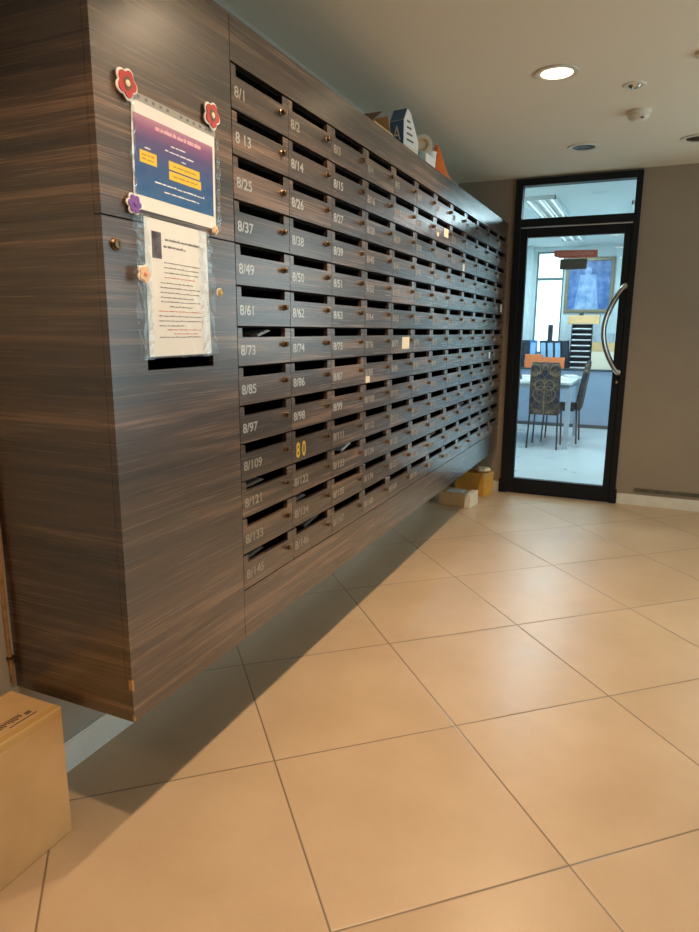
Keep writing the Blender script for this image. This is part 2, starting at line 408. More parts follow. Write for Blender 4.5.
# ================================================================= OFFICE BEYOND THE DOOR
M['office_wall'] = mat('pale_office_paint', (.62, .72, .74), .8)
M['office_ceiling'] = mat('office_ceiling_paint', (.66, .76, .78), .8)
M['grey_panel'] = mat('blue_grey_laminate', (.30, .38, .50), .5)
M['counter'] = mat('dark_counter_top', (.05, .07, .09), .4)
M['table_white'] = mat('white_table_top', (.72, .75, .76), .3)
M['table_leg'] = mat('grey_painted_steel', (.36, .42, .48), .45)
M['black_steel'] = mat('black_painted_steel', (.02, .02, .022), .4)
OX0, OX1 = -.75, 1.85; OZ = 2.395
struct(MB().box(OX0, OX1, YW + .06, OY + .1, -.08, 0), 'floor_office', M['office_floor'])
struct(MB().box(OX0, OX1, YW + .10, OY + .1, OZ, OZ + .1), 'ceiling_office', M['office_ceiling'])
struct(MB().box(OX0 - .1, OX0, YW + .1, OY + .1, 0, OZ), 'wall_office_left', M['office_wall'])
struct(MB().box(OX1, OX1 + .1, YW + .1, OY + .1, 0, OZ), 'wall_office_right', M['office_wall'])
wx0, wx1, wz0, wz1 = -.075, .295, .96, 2.335
m_ = MB().box(OX0, wx0, OY, OY + .1, 0, OZ).box(wx1, OX1, OY, OY + .1, 0, OZ).box(wx0, wx1, OY, OY + .1, 0, wz0).box(wx0, wx1, OY, OY + .1, wz1, OZ)
struct(m_, 'wall_office_back', M['office_wall'])
fr = MB(); t_ = .022
for (p, q) in ((wx0, wx0 + t_), (wx1 - t_, wx1)): fr.box(p, q, OY + .01, OY + .05, wz0, wz1)
for (p, q) in ((wz0, wz0 + t_), (wz1 - t_, wz1), (1.955, 1.99)): fr.box(wx0 + t_, wx1 - t_, OY + .01, OY + .05, p, q)
M['teal_frame'] = mat('teal_aluminium', (.10, .20, .22), .4)
w = struct(fr, 'window_1', M['teal_frame'])
wpart(MB().box(wx0 + t_, wx1 - t_, OY + .028, OY + .032, wz0 + t_, wz1 - t_), 'pane', M['glass'], w)
portal('daylight_portal', ((wx0 + wx1) / 2, OY + .2, 1.65), (PI / 2, 0, 0), .37, 1.38)
struct(MB().box(-.50, -.115, OY - .25, OY, 0, OZ), 'trim_1', M['office_wall'])      # pillar beside the window

# built-in counter unit
ct = thing('counter_cabinet', (.8, 9.5, 0), 'blue-grey counter cabinet along the far office wall with dark top', 'cabinet')
wpart(MB().box(OX0 + .01, 1.84, 9.26, OY - .26, .045, .755), 'body', M['grey_panel'], ct)
wpart(MB().box(OX0 + .01, 1.84, 9.24, OY - .255, .755, .775, .003), 'top', M['counter'], ct)
wpart(MB().box(OX0 + .01, 1.84, 9.24, 9.30, 0, .045), 'plinth', M['counter'], ct)

def rbox(name, m, x0, x1, y0, y1, z0, z1, label, cat, group=None, rz=0, bev=.003):
    mb = MB().box(x0, x1, y0, y1, z0, z1, bev)
    if rz: mb.rotz(rz, ((x0 + x1) / 2, (y0 + y1) / 2, 0))
    return tag(mb.build(name, m, origin=((x0 + x1) / 2, (y0 + y1) / 2, z0)), label, cat, group)
M['orange_box'] = mat('orange_card', (.85, .22, .07), .5)
M['navy'] = mat('navy_binder', (.015, .03, .055), .4)
M['binder_label'] = mat('pale_blue_label', (.30, .55, .80), .5)
M['blue_binder'] = mat('blue_binder', (.03, .17, .50), .4)
rbox('box_file', M['orange_box'], -.085, .140, 9.27, 9.33, .776, .955, 'taller orange box file standing left on the office counter', 'file')
rbox('box_file', M['orange_box'], .145, .435, 9.27, 9.33, .776, .920, 'lower orange box file beside the taller one on the office counter', 'file')
for i, (bx, tilt, blab) in enumerate([(-.20, 0, 0), (-.103, 0, 0), (-.005, 0, 1), (.150, -.08, 1), (.245, -.08, 1), (.340, -.08, 1), (.436, -.08, 0)]):
    col = M['blue_binder'] if i == 2 else M['navy']
    t = thing('ring_binder', (bx, 9.40, .776), ['navy binder leftmost in the counter row', 'navy binder just left of the bright blue binder', 'bright blue binder with pale spine label standing on the counter',
                'leaning navy binder, first of the three with pale blue labels', 'leaning navy binder, middle one of the three with pale blue labels', 'leaning navy binder, last of the three with pale blue labels', 'dark navy binder beside the tray stack'][i], 'binder', 'binders on the office counter')
    R_ = Matrix.Rotation(tilt, 3, 'Y')
    MB().box(-.045, .045, -.0, .10, 0, .365, .004, rot=R_, piv=(0, 0, 0)).build('cover', col, t)
    if blab: MB().box(-.033, .033, -.002, -.0002, .13, .335, 0, rot=R_, piv=(0, 0, 0)).build('spine_label', M['binder_label'], t)
    else: MB().lathe([(.010, 0), (.010, -.003)], (0, 0, .08), 'y').build('finger_ring', M['chrome'], t)
# stack of desk trays
for i in range(8):
    z = .776 + i * .073
    t = thing('paper_tray', (.618, 9.33, z), 'dark desk tray, ' + ['lowest', 'second from bottom', 'third from bottom', 'fourth from bottom', 'fifth from bottom', 'third from top', 'second from top', 'topmost'][i] + ' of the tall tray stack on the counter', 'tray', 'stacked trays on the office counter')
    mb = MB().box(-.13, .13, 0, .14, 0, .006).box(-.13, -.124, 0, .14, .006, .07).box(.124, .13, 0, .14, .006, .07).box(-.124, .124, .134, .14, .006, .07)
    mb.build('tray', M['navy'], t)
    MB().box(-.118, .118, .004, .13, .0062, .020).build('papers', M['white'], t)
rbox('cardboard_box', M['card'], .44, .83, 9.30, 9.46, 1.361, 1.470, 'small brown cardboard box on top of the tray stack', 'box')
t = thing('stapler', (.60, 9.36, 1.4705), 'small dark stapler resting on papers on the highest cardboard box', 'stapler')
MB().box(-.03, .03, -.012, .012, 0, .012, .003).build('base', M['black_steel'], t)
MB().box(-.03, .026, -.009, .009, .012, .034, .004, rot=Matrix.Rotation(-.12, 3, 'Y')).build('arm', M['black_steel'], t)
rbox('cream_carton', M['cream_card'], .765, 1.12, 9.28, 9.44, .776, 1.008, 'cream carton standing on the right end of the office counter', 'box')
rbox('cardboard_box', M['card'], .765, 1.10, 9.28, 9.44, 1.009, 1.125, 'flat brown cardboard box lying on the cream carton', 'box')
rbox('plastic_case', M['table_leg'], .80, 1.02, 9.30, 9.44, 1.126, 1.245, 'grey plastic case on top of the brown box at right', 'box')
t = thing('desk_speaker', (.19, 9.56, .776), 'dark upright speaker standing in front of the office window', 'speaker')
MB().box(-.030, .030, -.04, .04, 0, .575, .004).build('body', M['navy'], t)
MB().lathe([(.024, 0), (.026, -.003), (.010, -.004)], (0, -.04, .50), 'y').build('driver', M['black_steel'], t)
# framed picture
pf = thing('framed_picture', (.62, OY - .02, 1.52), 'gold framed blue portrait picture hanging on the office back wall', 'picture')
px0, px1, pz0, pz1 = .322, .945, 1.515, 2.240
mb = MB(); e = .045
mb.box(px0, px0 + e, OY - .035, OY - .002, pz0, pz1, .006).box(px1 - e, px1, OY - .035, OY - .002, pz0, pz1, .006)
mb.box(px0 + e, px1 - e, OY - .035, OY - .002, pz0, pz0 + e, .006).box(px0 + e, px1 - e, OY - .035, OY - .002, pz1 - e, pz1, .006)
M['gilt'] = mat('aged_gilt', (.22, .19, .12), .4, .3)
wpart(mb, 'frame', M['gilt'], pf)
def art_mat():
    m = mat('blue_picture_print', rough=.35); t = NT(m)
    tc = t.n('ShaderNodeTexCoord'); sx = t.n('ShaderNodeSeparateXYZ'); t.l(tc.outputs['Generated'], sx.inputs[0])
    u = t.math('ABSOLUTE', t.math('SUBTRACT', sx.outputs[0], .46)); v = sx.outputs[2]
    n = t.n('ShaderNodeTexNoise'); n.inputs['Scale'].default_value = 6; n.inputs['Detail'].default_value = 3; t.l(tc.outputs['Generated'], n.inputs['Vector'])
    wv = t.math('ADD', .22, t.math('MULTIPLY', t.math('SUBTRACT', .5, v), .14))
    body = t.math('LESS_THAN', t.math('ADD', u, t.math('MULTIPLY', t.math('SUBTRACT', n.outputs['Fac'], .5), .12)), wv)
    body = t.math('MULTIPLY', body, t.math('LESS_THAN', v, .72))
    d2 = t.math('ADD', t.math('POWER', u, 2), t.math('POWER', t.math('SUBTRACT', v, .79), 2))
    head = t.math('LESS_THAN', d2, .007)
    f = t.math('MAXIMUM', body, head)
    base = t.ramp(n.outputs['Fac'], [(.3, (.02, .08, .25)), (.5, (.07, .18, .44)), (.7, (.18, .28, .54))])
    fig = t.ramp(n.outputs['Fac'], [(.35, (.14, .28, .55)), (.65, (.34, .50, .72))])
    t.l(t.mix(f, base, fig), t.b.inputs['Base Color']); return m
wpart(MB().box(px0 + e, px1 - e, OY - .012, OY - .008, pz0 + e, pz1 - e), 'picture', art_mat(), pf)

# table
tb = thing('office_table', (.3, 7.9, 0), 'white topped office table with grey square legs behind the door', 'table')
wpart(MB().box(-.55, .735, 7.40, 8.50, .700, .728, .003), 'table_top', M['table_white'], tb)
wpart(MB().box(-.52, .705, 7.43, 8.47, .655, .700), 'apron', M['table_leg'], tb)
for (x, y) in ((.705, 7.43), (.705, 8.46), (-.53, 7.43), (-.53, 8.46)):
    wpart(MB().box(x - .025, x + .025, y - .025, y + .025, 0, .655), 'leg', M['table_leg'], tb)
# little things on the table
t = thing('telephone', (.11, 7.62, .7285), 'small black desk telephone on the near left of the white table', 'telephone')
MB().prism([(-.05, 0), (.06, 0), (.06, .05), (-.05, .02)], 'x', -.07, .05).build('base', M['black_steel'], t)
MB().box(-.07, -.03, -.05, .07, .045, .07, .008).build('handset', M['black_steel'], t)
for k in range(3):
    x, y = [(.13, 8.1), (.60, 7.75), (.64, 8.15)][k]
    rbox('paper_stack', M['white'], x - .06, x + .06, y - .08, y + .08, .7285, .742 + .01 * k, ['white paper stack behind the telephone on the office table', 'white papers on the table edge beside the patterned chair back', 'thicker white paper stack at the table far right'][k], 'paper', 'papers on the office table', rz=.2 * k, bev=.001)

# patterned chairs
def pattern_mat():
    m = mat('baroque_fabric', rough=.7); t = NT(m)
    tc = t.n('ShaderNodeTexCoord'); sx = t.n('ShaderNodeSeparateXYZ'); t.l(tc.outputs['Object'], sx.inputs[0])
    u = t.math('ABSOLUTE', sx.outputs[0]); z = sx.outputs[2]
    def ring(cu, cz, r, w, su=1.0):
        du = t.math('MULTIPLY', t.math('SUBTRACT', u, cu), su); dz = t.math('SUBTRACT', z, cz)
        d = t.math('SQRT', t.math('ADD', t.math('MULTIPLY', du, du), t.math('MULTIPLY', dz, dz)))
        return t.math('LESS_THAN', t.math('ABSOLUTE', t.math('SUBTRACT', d, r)), w)
    g = t.math('LESS_THAN', u, .006)
    g = t.math('MULTIPLY', g, t.math('LESS_THAN', z, .66))
    for a in ((.05, .70, .050, .005), (.03, .60, .085, .004), (.11, .86, .06, .004), (.05, .62, .03, .003)):
        g = t.math('MAXIMUM', g, ring(*a))
    v = t.n('ShaderNodeTexVoronoi', feature='DISTANCE_TO_EDGE'); v.inputs['Scale'].default_value = 16
    cb = t.n('ShaderNodeCombineXYZ'); t.l(u, cb.inputs[0]); t.l(z, cb.inputs[2]); t.l(sx.outputs[1], cb.inputs[1]); t.l(cb.outputs[0], v.inputs['Vector'])
    e = t.math('LESS_THAN', v.outputs['Distance'], .06)
    n = t.n('ShaderNodeTexNoise'); n.inputs['Scale'].default_value = 14; t.l(cb.outputs[0], n.inputs['Vector'])
    base = t.ramp(n.outputs['Fac'], [(.40, (.010, .015, .045)), (.52, (.025, .018, .018)), (.62, (.10, .06, .03)), (.72, (.20, .17, .14))])
    c = t.mix(t.math('MULTIPLY', e, .6), base, (.13, .09, .05)); c = t.mix(g, c, (.22, .15, .08))
    t.l(c, t.b.inputs['Base Color']); return m
M['fabric'] = pattern_mat()
def chair(loc, rz, label, lean=.10, w=.315):
    """local: front is +y, back at y=0"""
    t = thing('dining_chair', loc, label, 'chair', None, rz)
    h = w / 2
    def backpt(z): return -.015 - lean * max(0, (z - .40)) ** 1.2
    mb = MB(); N = 10; rows = []
    prof = [(.385, .028), (.42, .034), (.5, .036), (.6, .036), (.7, .034), (.8, .03), (.88, .026), (.925, .020), (.940, .008)]
    for z, th in prof:
        y = backpt(z); row = []
        wk = h if z < .86 else h - .022 * ((z - .86) / .08) ** 2
        seq = [(-wk, y - th * .3), (-wk + .012, y - th), (0, y - th - .003), (wk - .012, y - th), (wk, y - th * .3), (wk, y + th * .3), (wk - .012, y + th * .7), (0, y + th * .75), (-wk + .012, y + th * .7), (-wk, y + th * .3)]
        rows.append([mb.bm.verts.new((a, b, z)) for a, b in seq])
    for A, B in zip(rows, rows[1:]):
        for k in range(10): mb.bm.faces.new((A[k], A[(k + 1) % 10], B[(k + 1) % 10], B[k]))
    mb.bm.faces.new(rows[0][::-1]); mb.bm.faces.new(rows[-1])
    mb.build('backrest', M['fabric'], t, True)
    MB().box(-h, h, .015, .38, .385, .445, .018).build('seat', M['fabric'], t, True)
    for sx in (-1, 1):
        MB().tube([(sx * (h + .002), -.03, 0), (sx * (h - .012), -.008, .42)], .0095, 8).build('leg', M['black_steel'], t, True)
        MB().tube([(sx * (h - .002), .36, 0), (sx * (h - .015), .345, .385)], .0095, 8).build('leg', M['black_steel'], t, True)
    MB().box(-h + .012, h - .012, .02, .36, .370, .385).build('seat_frame', M['black_steel'], t)
    return t
chair((.468, 7.36, 0), 0, 'navy and gold patterned chair seen from behind in front of the white table')
chair((.752, 8.00, 0), PI / 2 , 'patterned chair seen edge-on at the right side of the white table', lean=.16, w=.33)

# office ceiling lights
def troffer(loc, n, label, sx=.30, sy=1.0):
    t = thing('ceiling_light', loc, label, 'ceiling light', 'louvred office ceiling lights')
    mb = MB(); h = .035
    mb.box(-sx / 2, sx / 2, -sy / 2, sy / 2, -.006, 0).box(-sx / 2, -sx / 2 + .012, -sy / 2, sy / 2, -h, -.006).box(sx / 2 - .012, sx / 2, -sy / 2, sy / 2, -h, -.006)
    mb.box(-sx / 2, sx / 2, -sy / 2, -sy / 2 + .012, -h, -.006).box(-sx / 2, sx / 2, sy / 2 - .012, sy / 2, -h, -.006)
    mb.build('housing', M['office_ceiling'], t)
    for k in range(n):
        x = -sx / 2 + sx * (k + .5) / n
        MB().tube([(x, -sy / 2 + .02, -.02), (x, sy / 2 - .02, -.02)], .007, 10).build('tube', M['tubelight'], t, True)
    for k in range(n - 1):
        x = -sx / 2 + sx * (k + 1) / n
        MB().box(x - .004, x + .004, -sy / 2 + .012, sy / 2 - .012, -h, -.006).build('louvre', M['chrome'], t)
    l = bpy.data.lights.new('tube_glow', 'AREA'); l.shape = 'RECTANGLE'; l.size = sx; l.size_y = sy; l.energy = COOL_W; l.color = (.70, .90, 1.0)
    o = bpy.data.objects.new('tube_glow', l); o.location = (loc[0], loc[1], loc[2] - .04); COL.objects.link(o)
    return t
M['tubelight'] = mat('lit_tube', (1, 1, 1), .4, emit=(.75, .92, 1), estr=.85)
troffer((.47, 6.60, OZ), 3, 'louvred three-tube ceiling light just inside the office, seen through the transom')
troffer((.47, 8.70, OZ), 3, 'louvred ceiling light near the far office wall', .28, .5)
troffer((1.35, 7.2, OZ), 3, 'louvred ceiling light over the right half of the office', .30, 1.2)

# signs on the door glass
sg = thing('door_sign', (.906, YW, 1.79), 'narrow red sign strip with pale lettering on the door glass', 'sign')
R_ = Matrix.Rotation(.0, 3, 'Y')
M['sign_red'] = mat('faded_red_sign', (.55, .20, .18), .5); M['sign_pink'] = mat('pale_pink_lettering', (.75, .50, .50), .5)
wpart(MB().prism([(.758, 1.842), (1.056, 1.835), (1.058, 1.785), (.80, 1.786), (.757, 1.800)], 'y', YW - .002, YW + .0012), 'board', M['sign_red'], sg)
me = text_mesh('สำนักงานนิติบุคคล', .036, .95); me.materials.append(M['sign_pink'])
me.transform(Matrix(((1, 0, 0, 0), (0, 0, -1, 0), (0, 1, 0, 0), (0, 0, 0, 1))))
o = bpy.data.objects.new('lettering', me); COL.objects.link(o); o.parent = sg; o.location = (.775 - .906, -.0026, .012)
M['sign_grey'] = mat('dark_grey_sign', (.10, .125, .125), .5)
tag(MB().box(.803, .990, YW - .002, YW + .0012, 1.705, 1.778).build('door_notice', M['sign_grey']), 'plain dark grey notice on the door glass under the red sign', 'sign')

# ================================================================= THE MAILBOX CABINET
cab = thing('mailbox_cabinet', (XC, YC0, ZB), 'large wall-hung dark wood cabinet carcass holding rows of mailboxes', 'cabinet')
XB = XW + .001; FT = .018
wpart(MB().box(XB, XC - FT - .0008, YC0, YC0 + .018, ZB, ZTOP), 'side_panel', M['wood'], cab)
wpart(MB().box(XC - FT, XC, YC0, Y0 - .002, 1.4915, ZTOP, .0008), 'upper_panel', M['wood'], cab)
# lower panel with a posting slot
sy0, sy1, sz0, sz1 = 1.195, 1.447, 1.168, 1.1955
mb = MB(); x0, x1 = XC - FT, XC
mb.box(x0, x1, YC0, sy0, ZB, 1.4885).box(x0, x1, sy1, Y0 - .002, ZB, 1.4885).box(x0, x1, sy0, sy1, ZB, sz0).box(x0, x1, sy0, sy1, sz1, 1.4885)
wpart(mb, 'lower_door', M['wood'], cab)
kl = wpart(MB().lathe([(.0135, 0), (.0135, .003), (.010, .006), (.010, .010), (.006, .011)], (XC, 1.115, 1.435), 'x'), 'lock', M['brass'], cab, True)
wpart(MB().box(XC + .0105, XC + .0117, 1.1140, 1.1160, 1.430, 1.440), 'keyhole', M['keyhole'], kl)
wpart(MB().box(XB, XC - FT - .001, YC0 + .018, Y0 - .02, ZTOP - .018, ZTOP).box(XB, XC - .001, Y0 - .02, YW - .003, ZTOP - .018, ZTOP), 'top_board', M['wood'], cab)
wpart(MB().box(XB, XC - .019, YC0 + .018, YW - .003, ZB, ZB + .018), 'bottom_board', M['wood'], cab)
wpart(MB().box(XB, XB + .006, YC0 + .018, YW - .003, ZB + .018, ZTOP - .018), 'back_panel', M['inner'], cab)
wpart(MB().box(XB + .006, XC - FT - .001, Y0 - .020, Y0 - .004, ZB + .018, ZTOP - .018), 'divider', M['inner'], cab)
wpart(MB().box(XC - FT, XC, Y0, YW - .003, ZT + .001, ZTOP - .0185, 0).box(XC - .001, XC, Y0, YW - .003, ZTOP - .0186, ZTOP), 'top_fascia', M['wood'], cab)
wpart(MB().box(XC - FT, XC, Y0, YW - .003, ZB, ZF - .002), 'bottom_fascia', M['wood'], cab)
YE = Y0 + 12 * CW
wpart(MB().box(XC - FT, XC, YE + .001, YW - .003, ZF - .002, ZT - .001), 'end_stile', M['wood'], cab)
wpart(MB().prism([(YC0 - .0006, .424), (YC0 + .004, .421), (YC0 + .006, .436), (YC0 + .003, .452), (YC0 - .0006, .450)], 'x', XC - .010, XC + .0006), 'chipped_edge', M['raw_wood'], cab)
wpart(MB().prism([(YC0 - .0006, .344), (YC0 + .006, .344), (YC0 + .002, .356), (YC0 - .0006, .362)], 'x', XC - .004, XC + .0006), 'chipped_corner', M['raw_wood'], cab)

# one mailbox, then copies
GAP = .0045
def mailbox_proto():
    t = thing('mailbox', (XC, Y0, ZT - RH), 'x', 'mailbox', 'mailboxes of the wall cabinet')
    w, h = CW, RH
    a, b = .0008, w - .0008; n0, n1 = .024, .265; zt = h - GAP; zn = h - .031
    pts = [(a, .0006), (b, .0006), (b, zt), (n1, zt), (n1, zn), (n0, zn), (n0, zt), (a, zt)]
    mb = MB().prism(pts, 'x', -.016, 0)
    bmesh.ops.bevel(mb.bm, geom=[e for e in mb.bm.edges if e.verts[0].co.x > -.001 and e.verts[1].co.x > -.001], offset=.0008, segments=1, affect='EDGES')
    mb.build('door', M['wood_door'], t)
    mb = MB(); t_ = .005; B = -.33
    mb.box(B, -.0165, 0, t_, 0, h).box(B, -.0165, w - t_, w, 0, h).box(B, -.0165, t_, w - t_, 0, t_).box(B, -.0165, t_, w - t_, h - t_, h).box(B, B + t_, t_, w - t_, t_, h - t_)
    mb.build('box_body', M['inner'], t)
    lk = MB().lathe([(.0100, 0), (.0100, .0025), (.0078, .004), (.0078, .0145), (.0062, .016)], (0, .257, .058), 'x', 16).build('lock', M['brass'], t, True)
    MB().box(.0155, .0166, .2562, .2578, .054, .062).build('keyhole', M['keyhole'], lk)
    return t
proto = mailbox_proto()
ORD = ['first', 'second', 'third', 'fourth', 'fifth', 'sixth', 'seventh', 'eighth', 'ninth', 'tenth', 'eleventh', 'twelfth', 'thirteenth']
COLW = ['leftmost column'] + [ORD[i] + ' column from left' for i in range(1, 11)] + ['rightmost column']
ROWW = ['top row'] + [ORD[i] + ' row from top' for i in range(1, 12)] + ['bottom row']
for r in range(13):
    for c in range(12):
        num = r * 12 + c + 1
        if r == 0 and c == 0: t = proto
        else:
            t = proto.copy(); COL.objects.link(t)
            for ch in proto.children:
                if ch.name.startswith('number'): continue
                d = ch.copy(); d.parent = t; COL.objects.link(d)
                for g in ch.children:
                    e = g.copy(); e.parent = d; COL.objects.link(e)
        t.location = (XC, Y0 + c * CW, ZT - (r + 1) * RH)
        s = '8/%d' % num
        if num == 13: s = '8 13'
        if num == 110:
            t['label'] = 'mailbox with two yellow gold painted characters, second column, fourth row from bottom'
            me_o = text_on_x('8 0', .070, .75, M['gold'], t, (.0006, .028, .016), 'number', .0016)
            continue
        t['label'] = 'dark wood mailbox marked %s in %s, %s' % (s, COLW[c], ROWW[r]) if c < 3 else 'dark wood mailbox with brass lock, %s, %s' % (COLW[c], ROWW[r])
        dim_row = r >= 8
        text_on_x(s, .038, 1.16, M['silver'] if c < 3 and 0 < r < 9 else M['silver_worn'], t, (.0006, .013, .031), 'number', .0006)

# paper bits on and in the mailboxes
def cell(c, r): return Y0 + c * CW, ZT - (r + 1) * RH
def stickynote(y0, y1, z0, z1, m, label, nm='paper_tag', tilt=.02):
    mb = MB().box(XC + .0172, XC + .018, y0, y1, z0, z1)
    bmesh.ops.rotate(mb.bm, verts=mb.bm.verts, cent=Vector((XC + .017, (y0 + y1) / 2, z1)), matrix=Matrix.Rotation(tilt, 3, 'X'))
    return tag(mb.build(nm, m), label, 'tag', 'paper tags hung on the mailbox locks')
def flatnote(y0, y1, z0, z1, m, label, nm='paper_tag'):
    return tag(MB().box(XC + .0003, XC + .0012, y0, y1, z0, z1).build(nm, m), label, 'tag')
flatnote(3.520, 3.600, 1.748, 1.792, M['cream_card'], 'cream paper tag on a mailbox in the second row near the far end')
flatnote(2.905, 3.005, 1.178, 1.232, M['cream_card'], 'cream card stuck on a mailbox in the seventh row, largest of the tags')
flatnote(2.478, 2.520, 1.052, 1.078, M['cream_card'], 'small cream tag low on a mailbox in the fourth column')
flatnote(3.395, 3.425, 1.735, 1.755, M['cream_card'], 'tiny tan sticker left of the upper cream paper tag')
flatnote(3.925, 3.965, 1.606, 1.645, M['white'], 'small white sticker on a mailbox in the third row near the far end')
flatnote(5.055, 5.10, 1.400, 1.455, M['white'], 'white sticker on a rightmost mailbox in the fifth row')
flatnote(4.735, 4.78, 1.070, 1.115, M['white'], 'white sticker on an eleventh-column mailbox in the eighth row')
def slotpaper(c, r, u0, u1, hgt, m, label, ang, nm='folded_letter'):
    y, z = cell(c, r); zn = z + RH - .031
    ln = (u1 - u0)
    mb = MB().box(-.13, .010, 0, ln, .001, .0035).box(-.13, .006, .004, ln - .004, .0037, .0065)
    mb.xf(Matrix.Translation((XC - .028, y + u0, zn + .0005)) @ Matrix.Rotation(ang, 4, 'X'))
    return tag(mb.build(nm, m), label, 'letter')
M['grey_paper'] = mat('grey_letter_paper', (.20, .17, .15), .6)
slotpaper(0, 6, .135, .205, .016, M['white'], 'white folded letter poking up in the slot of mailbox 8/73', .24)
slotpaper(0, 10, .030, .150, .014, M['grey_paper'], 'grey letter filling the left of the 8/121 mailbox slot', .05)
slotpaper(0, 12, .050, .140, .010, M['grey_paper'], 'grey brown letter in the slot of the lowest leftmost mailbox', .10)
slotpaper(1, 11, .045, .125, .013, M['grey_paper'], 'grey letter at the left of the 8/134 mailbox slot', .05)
slotpaper(1, 12, .120, .225, .012, M['grey_paper'], 'grey letter in the slot of mailbox 8/146', .15)
slotpaper(2, 10, .130, .215, .014, M['white'], 'white letter in a third column mailbox slot, eleventh row', .22)
slotpaper(6, 11, .060, .190, .012, M['grey_paper'], 'pale letter in a seventh column mailbox slot, twelfth row', .10)
slotpaper(8, 10, .100, .200, .012, M['grey_paper'], 'pale letter in a ninth column mailbox slot, eleventh row', .10)

# ---------------------------------------------------------------- notices on the left panel
def on_panel(y, z, x=0.0): return (XC + x, y, z)
def quad_panel(name, m, pts, x0, x1, par): return wpart(MB().prism(pts, 'x', XC + x0, XC + x1), name, m, par)
def lerp(a, b, t): return a + (b - a) * t
n1 = thing('notice_poster', (XC, 1.33, 1.515), 'blue and purple notice with yellow boxes in a clear sleeve, upper one', 'notice')
P = dict(tl=(1.180, 1.737), tr=(1.484, 1.731), br=(1.479, 1.511), bl=(1.173, 1.518))
def bil(u, v):  # u right, v down
    y = lerp(lerp(P['tl'][0], P['tr'][0], u), lerp(P['bl'][0], P['br'][0], u), v)
    z = lerp(lerp(P['tl'][1], P['tr'][1], u), lerp(P['bl'][1], P['br'][1], u), v)
    return (y, z)
def q(u0, u1, v0, v1): return [bil(u0, v0), bil(u1, v0), bil(u1, v1), bil(u0, v1)]
quad_panel('sheet', M['white'], q(.015, .985, .0, 1), .001, .0018, n1)
ps = quad_panel('print', M['poster'], q(.03, .955, .115, .865), .0018, .0021, n1)
ty = quad_panel('yellow_box', M['yellow'], q(.085, .265, .435, .55), .0021, .0024, n1); ty['label'] = 'small yellow box'
quad_panel('yellow_box', M['yellow'], q(.40, .775, .44, .525), .0021, .0024, n1)
quad_panel('yellow_box', M['yellow'], q(.40, .79, .54, .625), .0021, .0024, n1)
def scribble(name, m, rows, fn, x, par, th=.0035):
    """rows of illegible tiny print: broken word strokes"""
    mb = MB(); rng = random.Random(3)
    for (u0, u1, v) in rows:
        u = u0
        while u < u1 - .01:
            w = min(rng.uniform(.03, .09), u1 - u); hh = th * rng.uniform(.75, 1.1)
            A, B = fn(u, v), fn(u + w, v)
            k = rng.uniform(-.0004, .0004)
            mb.prism([(A[0], A[1] + k), (B[0], B[1] + k), (B[0], B[1] + hh + k), (A[0], A[1] + hh + k)], 'x', XC + x, XC + x + .0002)
            if rng.random() < .6:
                C = fn(u + w * .4, v); mb.prism([(C[0], C[1] + hh), (C[0] + .0015, C[1] + hh), (C[0] + .0015, C[1] + hh * 1.7), (C[0], C[1] + hh * 1.7)], 'x', XC + x, XC + x + .0002)
            u += w + rng.uniform(.004, .014)
    return wpart(mb, name, m, par)
scribble('title_print', mat('pink_print', (.80, .45, .55), .6), [(.26, .80, .20)], bil, .0021, n1, .008)
scribble('small_print', M['white_print'], [(.43, .60, .30), (.36, .70, .36), (.14, .20, .41), (.55, .62, .415), (.24, .83, .705), (.34, .76, .775)], bil, .0021, n1, .0028)
scribble('box_print', mat('brown_print', (.45, .27, .03), .6), [(.11, .24, .48), (.11, .24, .52), (.45, .73, .49), (.45, .74, .59)], bil, .0024, n1, .003)
quad_panel('binder_strip', mat('grey_perforated_strip', (.36, .36, .34), .35), q(.0, 1.0, -.075, .0), .0005, .0016, n1)
mb = MB()
for k in range(11):
    if k in (5,): continue
    u = .08 + k * .078; mb.prism(q(u, u + .028, -.056, -.028), 'x', XC + .0016, XC + .0018)
wpart(mb, 'perforations', M['black_print'], n1)
def film(name, fn, u0, u1, v0, v1, par, x, amp, seed, edge=.62):
    rng = random.Random(seed); mb = MB(); NU, NV = 26, 34; g = []
    ph = [rng.uniform(0, 6) for _ in range(6)]
    for i in range(NU + 1):
        col = []
        for j in range(NV + 1):
            u = lerp(u0, u1, i / NU); v = lerp(v0, v1, j / NV); y, z = fn(u, v)
            e = abs(i / NU - .5) * 2
            d = amp * (.08 + e ** 5) * (1 + .6 * math.sin(9 * u + 14 * v + ph[0]) * math.sin(23 * v + ph[1]) + .5 * math.sin(31 * u - 11 * v + ph[2]))
            col.append(mb.bm.verts.new((XC + x + max(0, d), y, z)))
        g.append(col)
    for i in range(NU):
        for j in range(NV): mb.bm.faces.new((g[i][j], g[i + 1][j], g[i + 1][j + 1], g[i][j + 1]))
    for f in mb.bm.faces:
        uu = abs((f.calc_center_median().y - fn(u0, .5)[0]) / (fn(u1, .5)[0] - fn(u0, .5)[0]) - .5) * 2
        f.material_index = 1 if edge < uu < edge + .26 else 0
    o = wpart(mb, name, M['sleeve'], par, True); o.data.materials.append(M['sleeve_edge']); return o
film('plastic_sleeve', bil, -.01, 1.03, 0, 1.0, n1, .0032, .004, 1, .93)
P2 = dict(tl=(1.205, 1.514), tr=(1.432, 1.508), br=(1.436, 1.200), bl=(1.201, 1.1985))
def bil2(u, v):
    y = lerp(lerp(P2['tl'][0], P2['tr'][0], u), lerp(P2['bl'][0], P2['br'][0], u), v)
    z = lerp(lerp(P2['tl'][1], P2['tr'][1], u), lerp(P2['bl'][1], P2['br'][1], u), v)
    return (y, z)
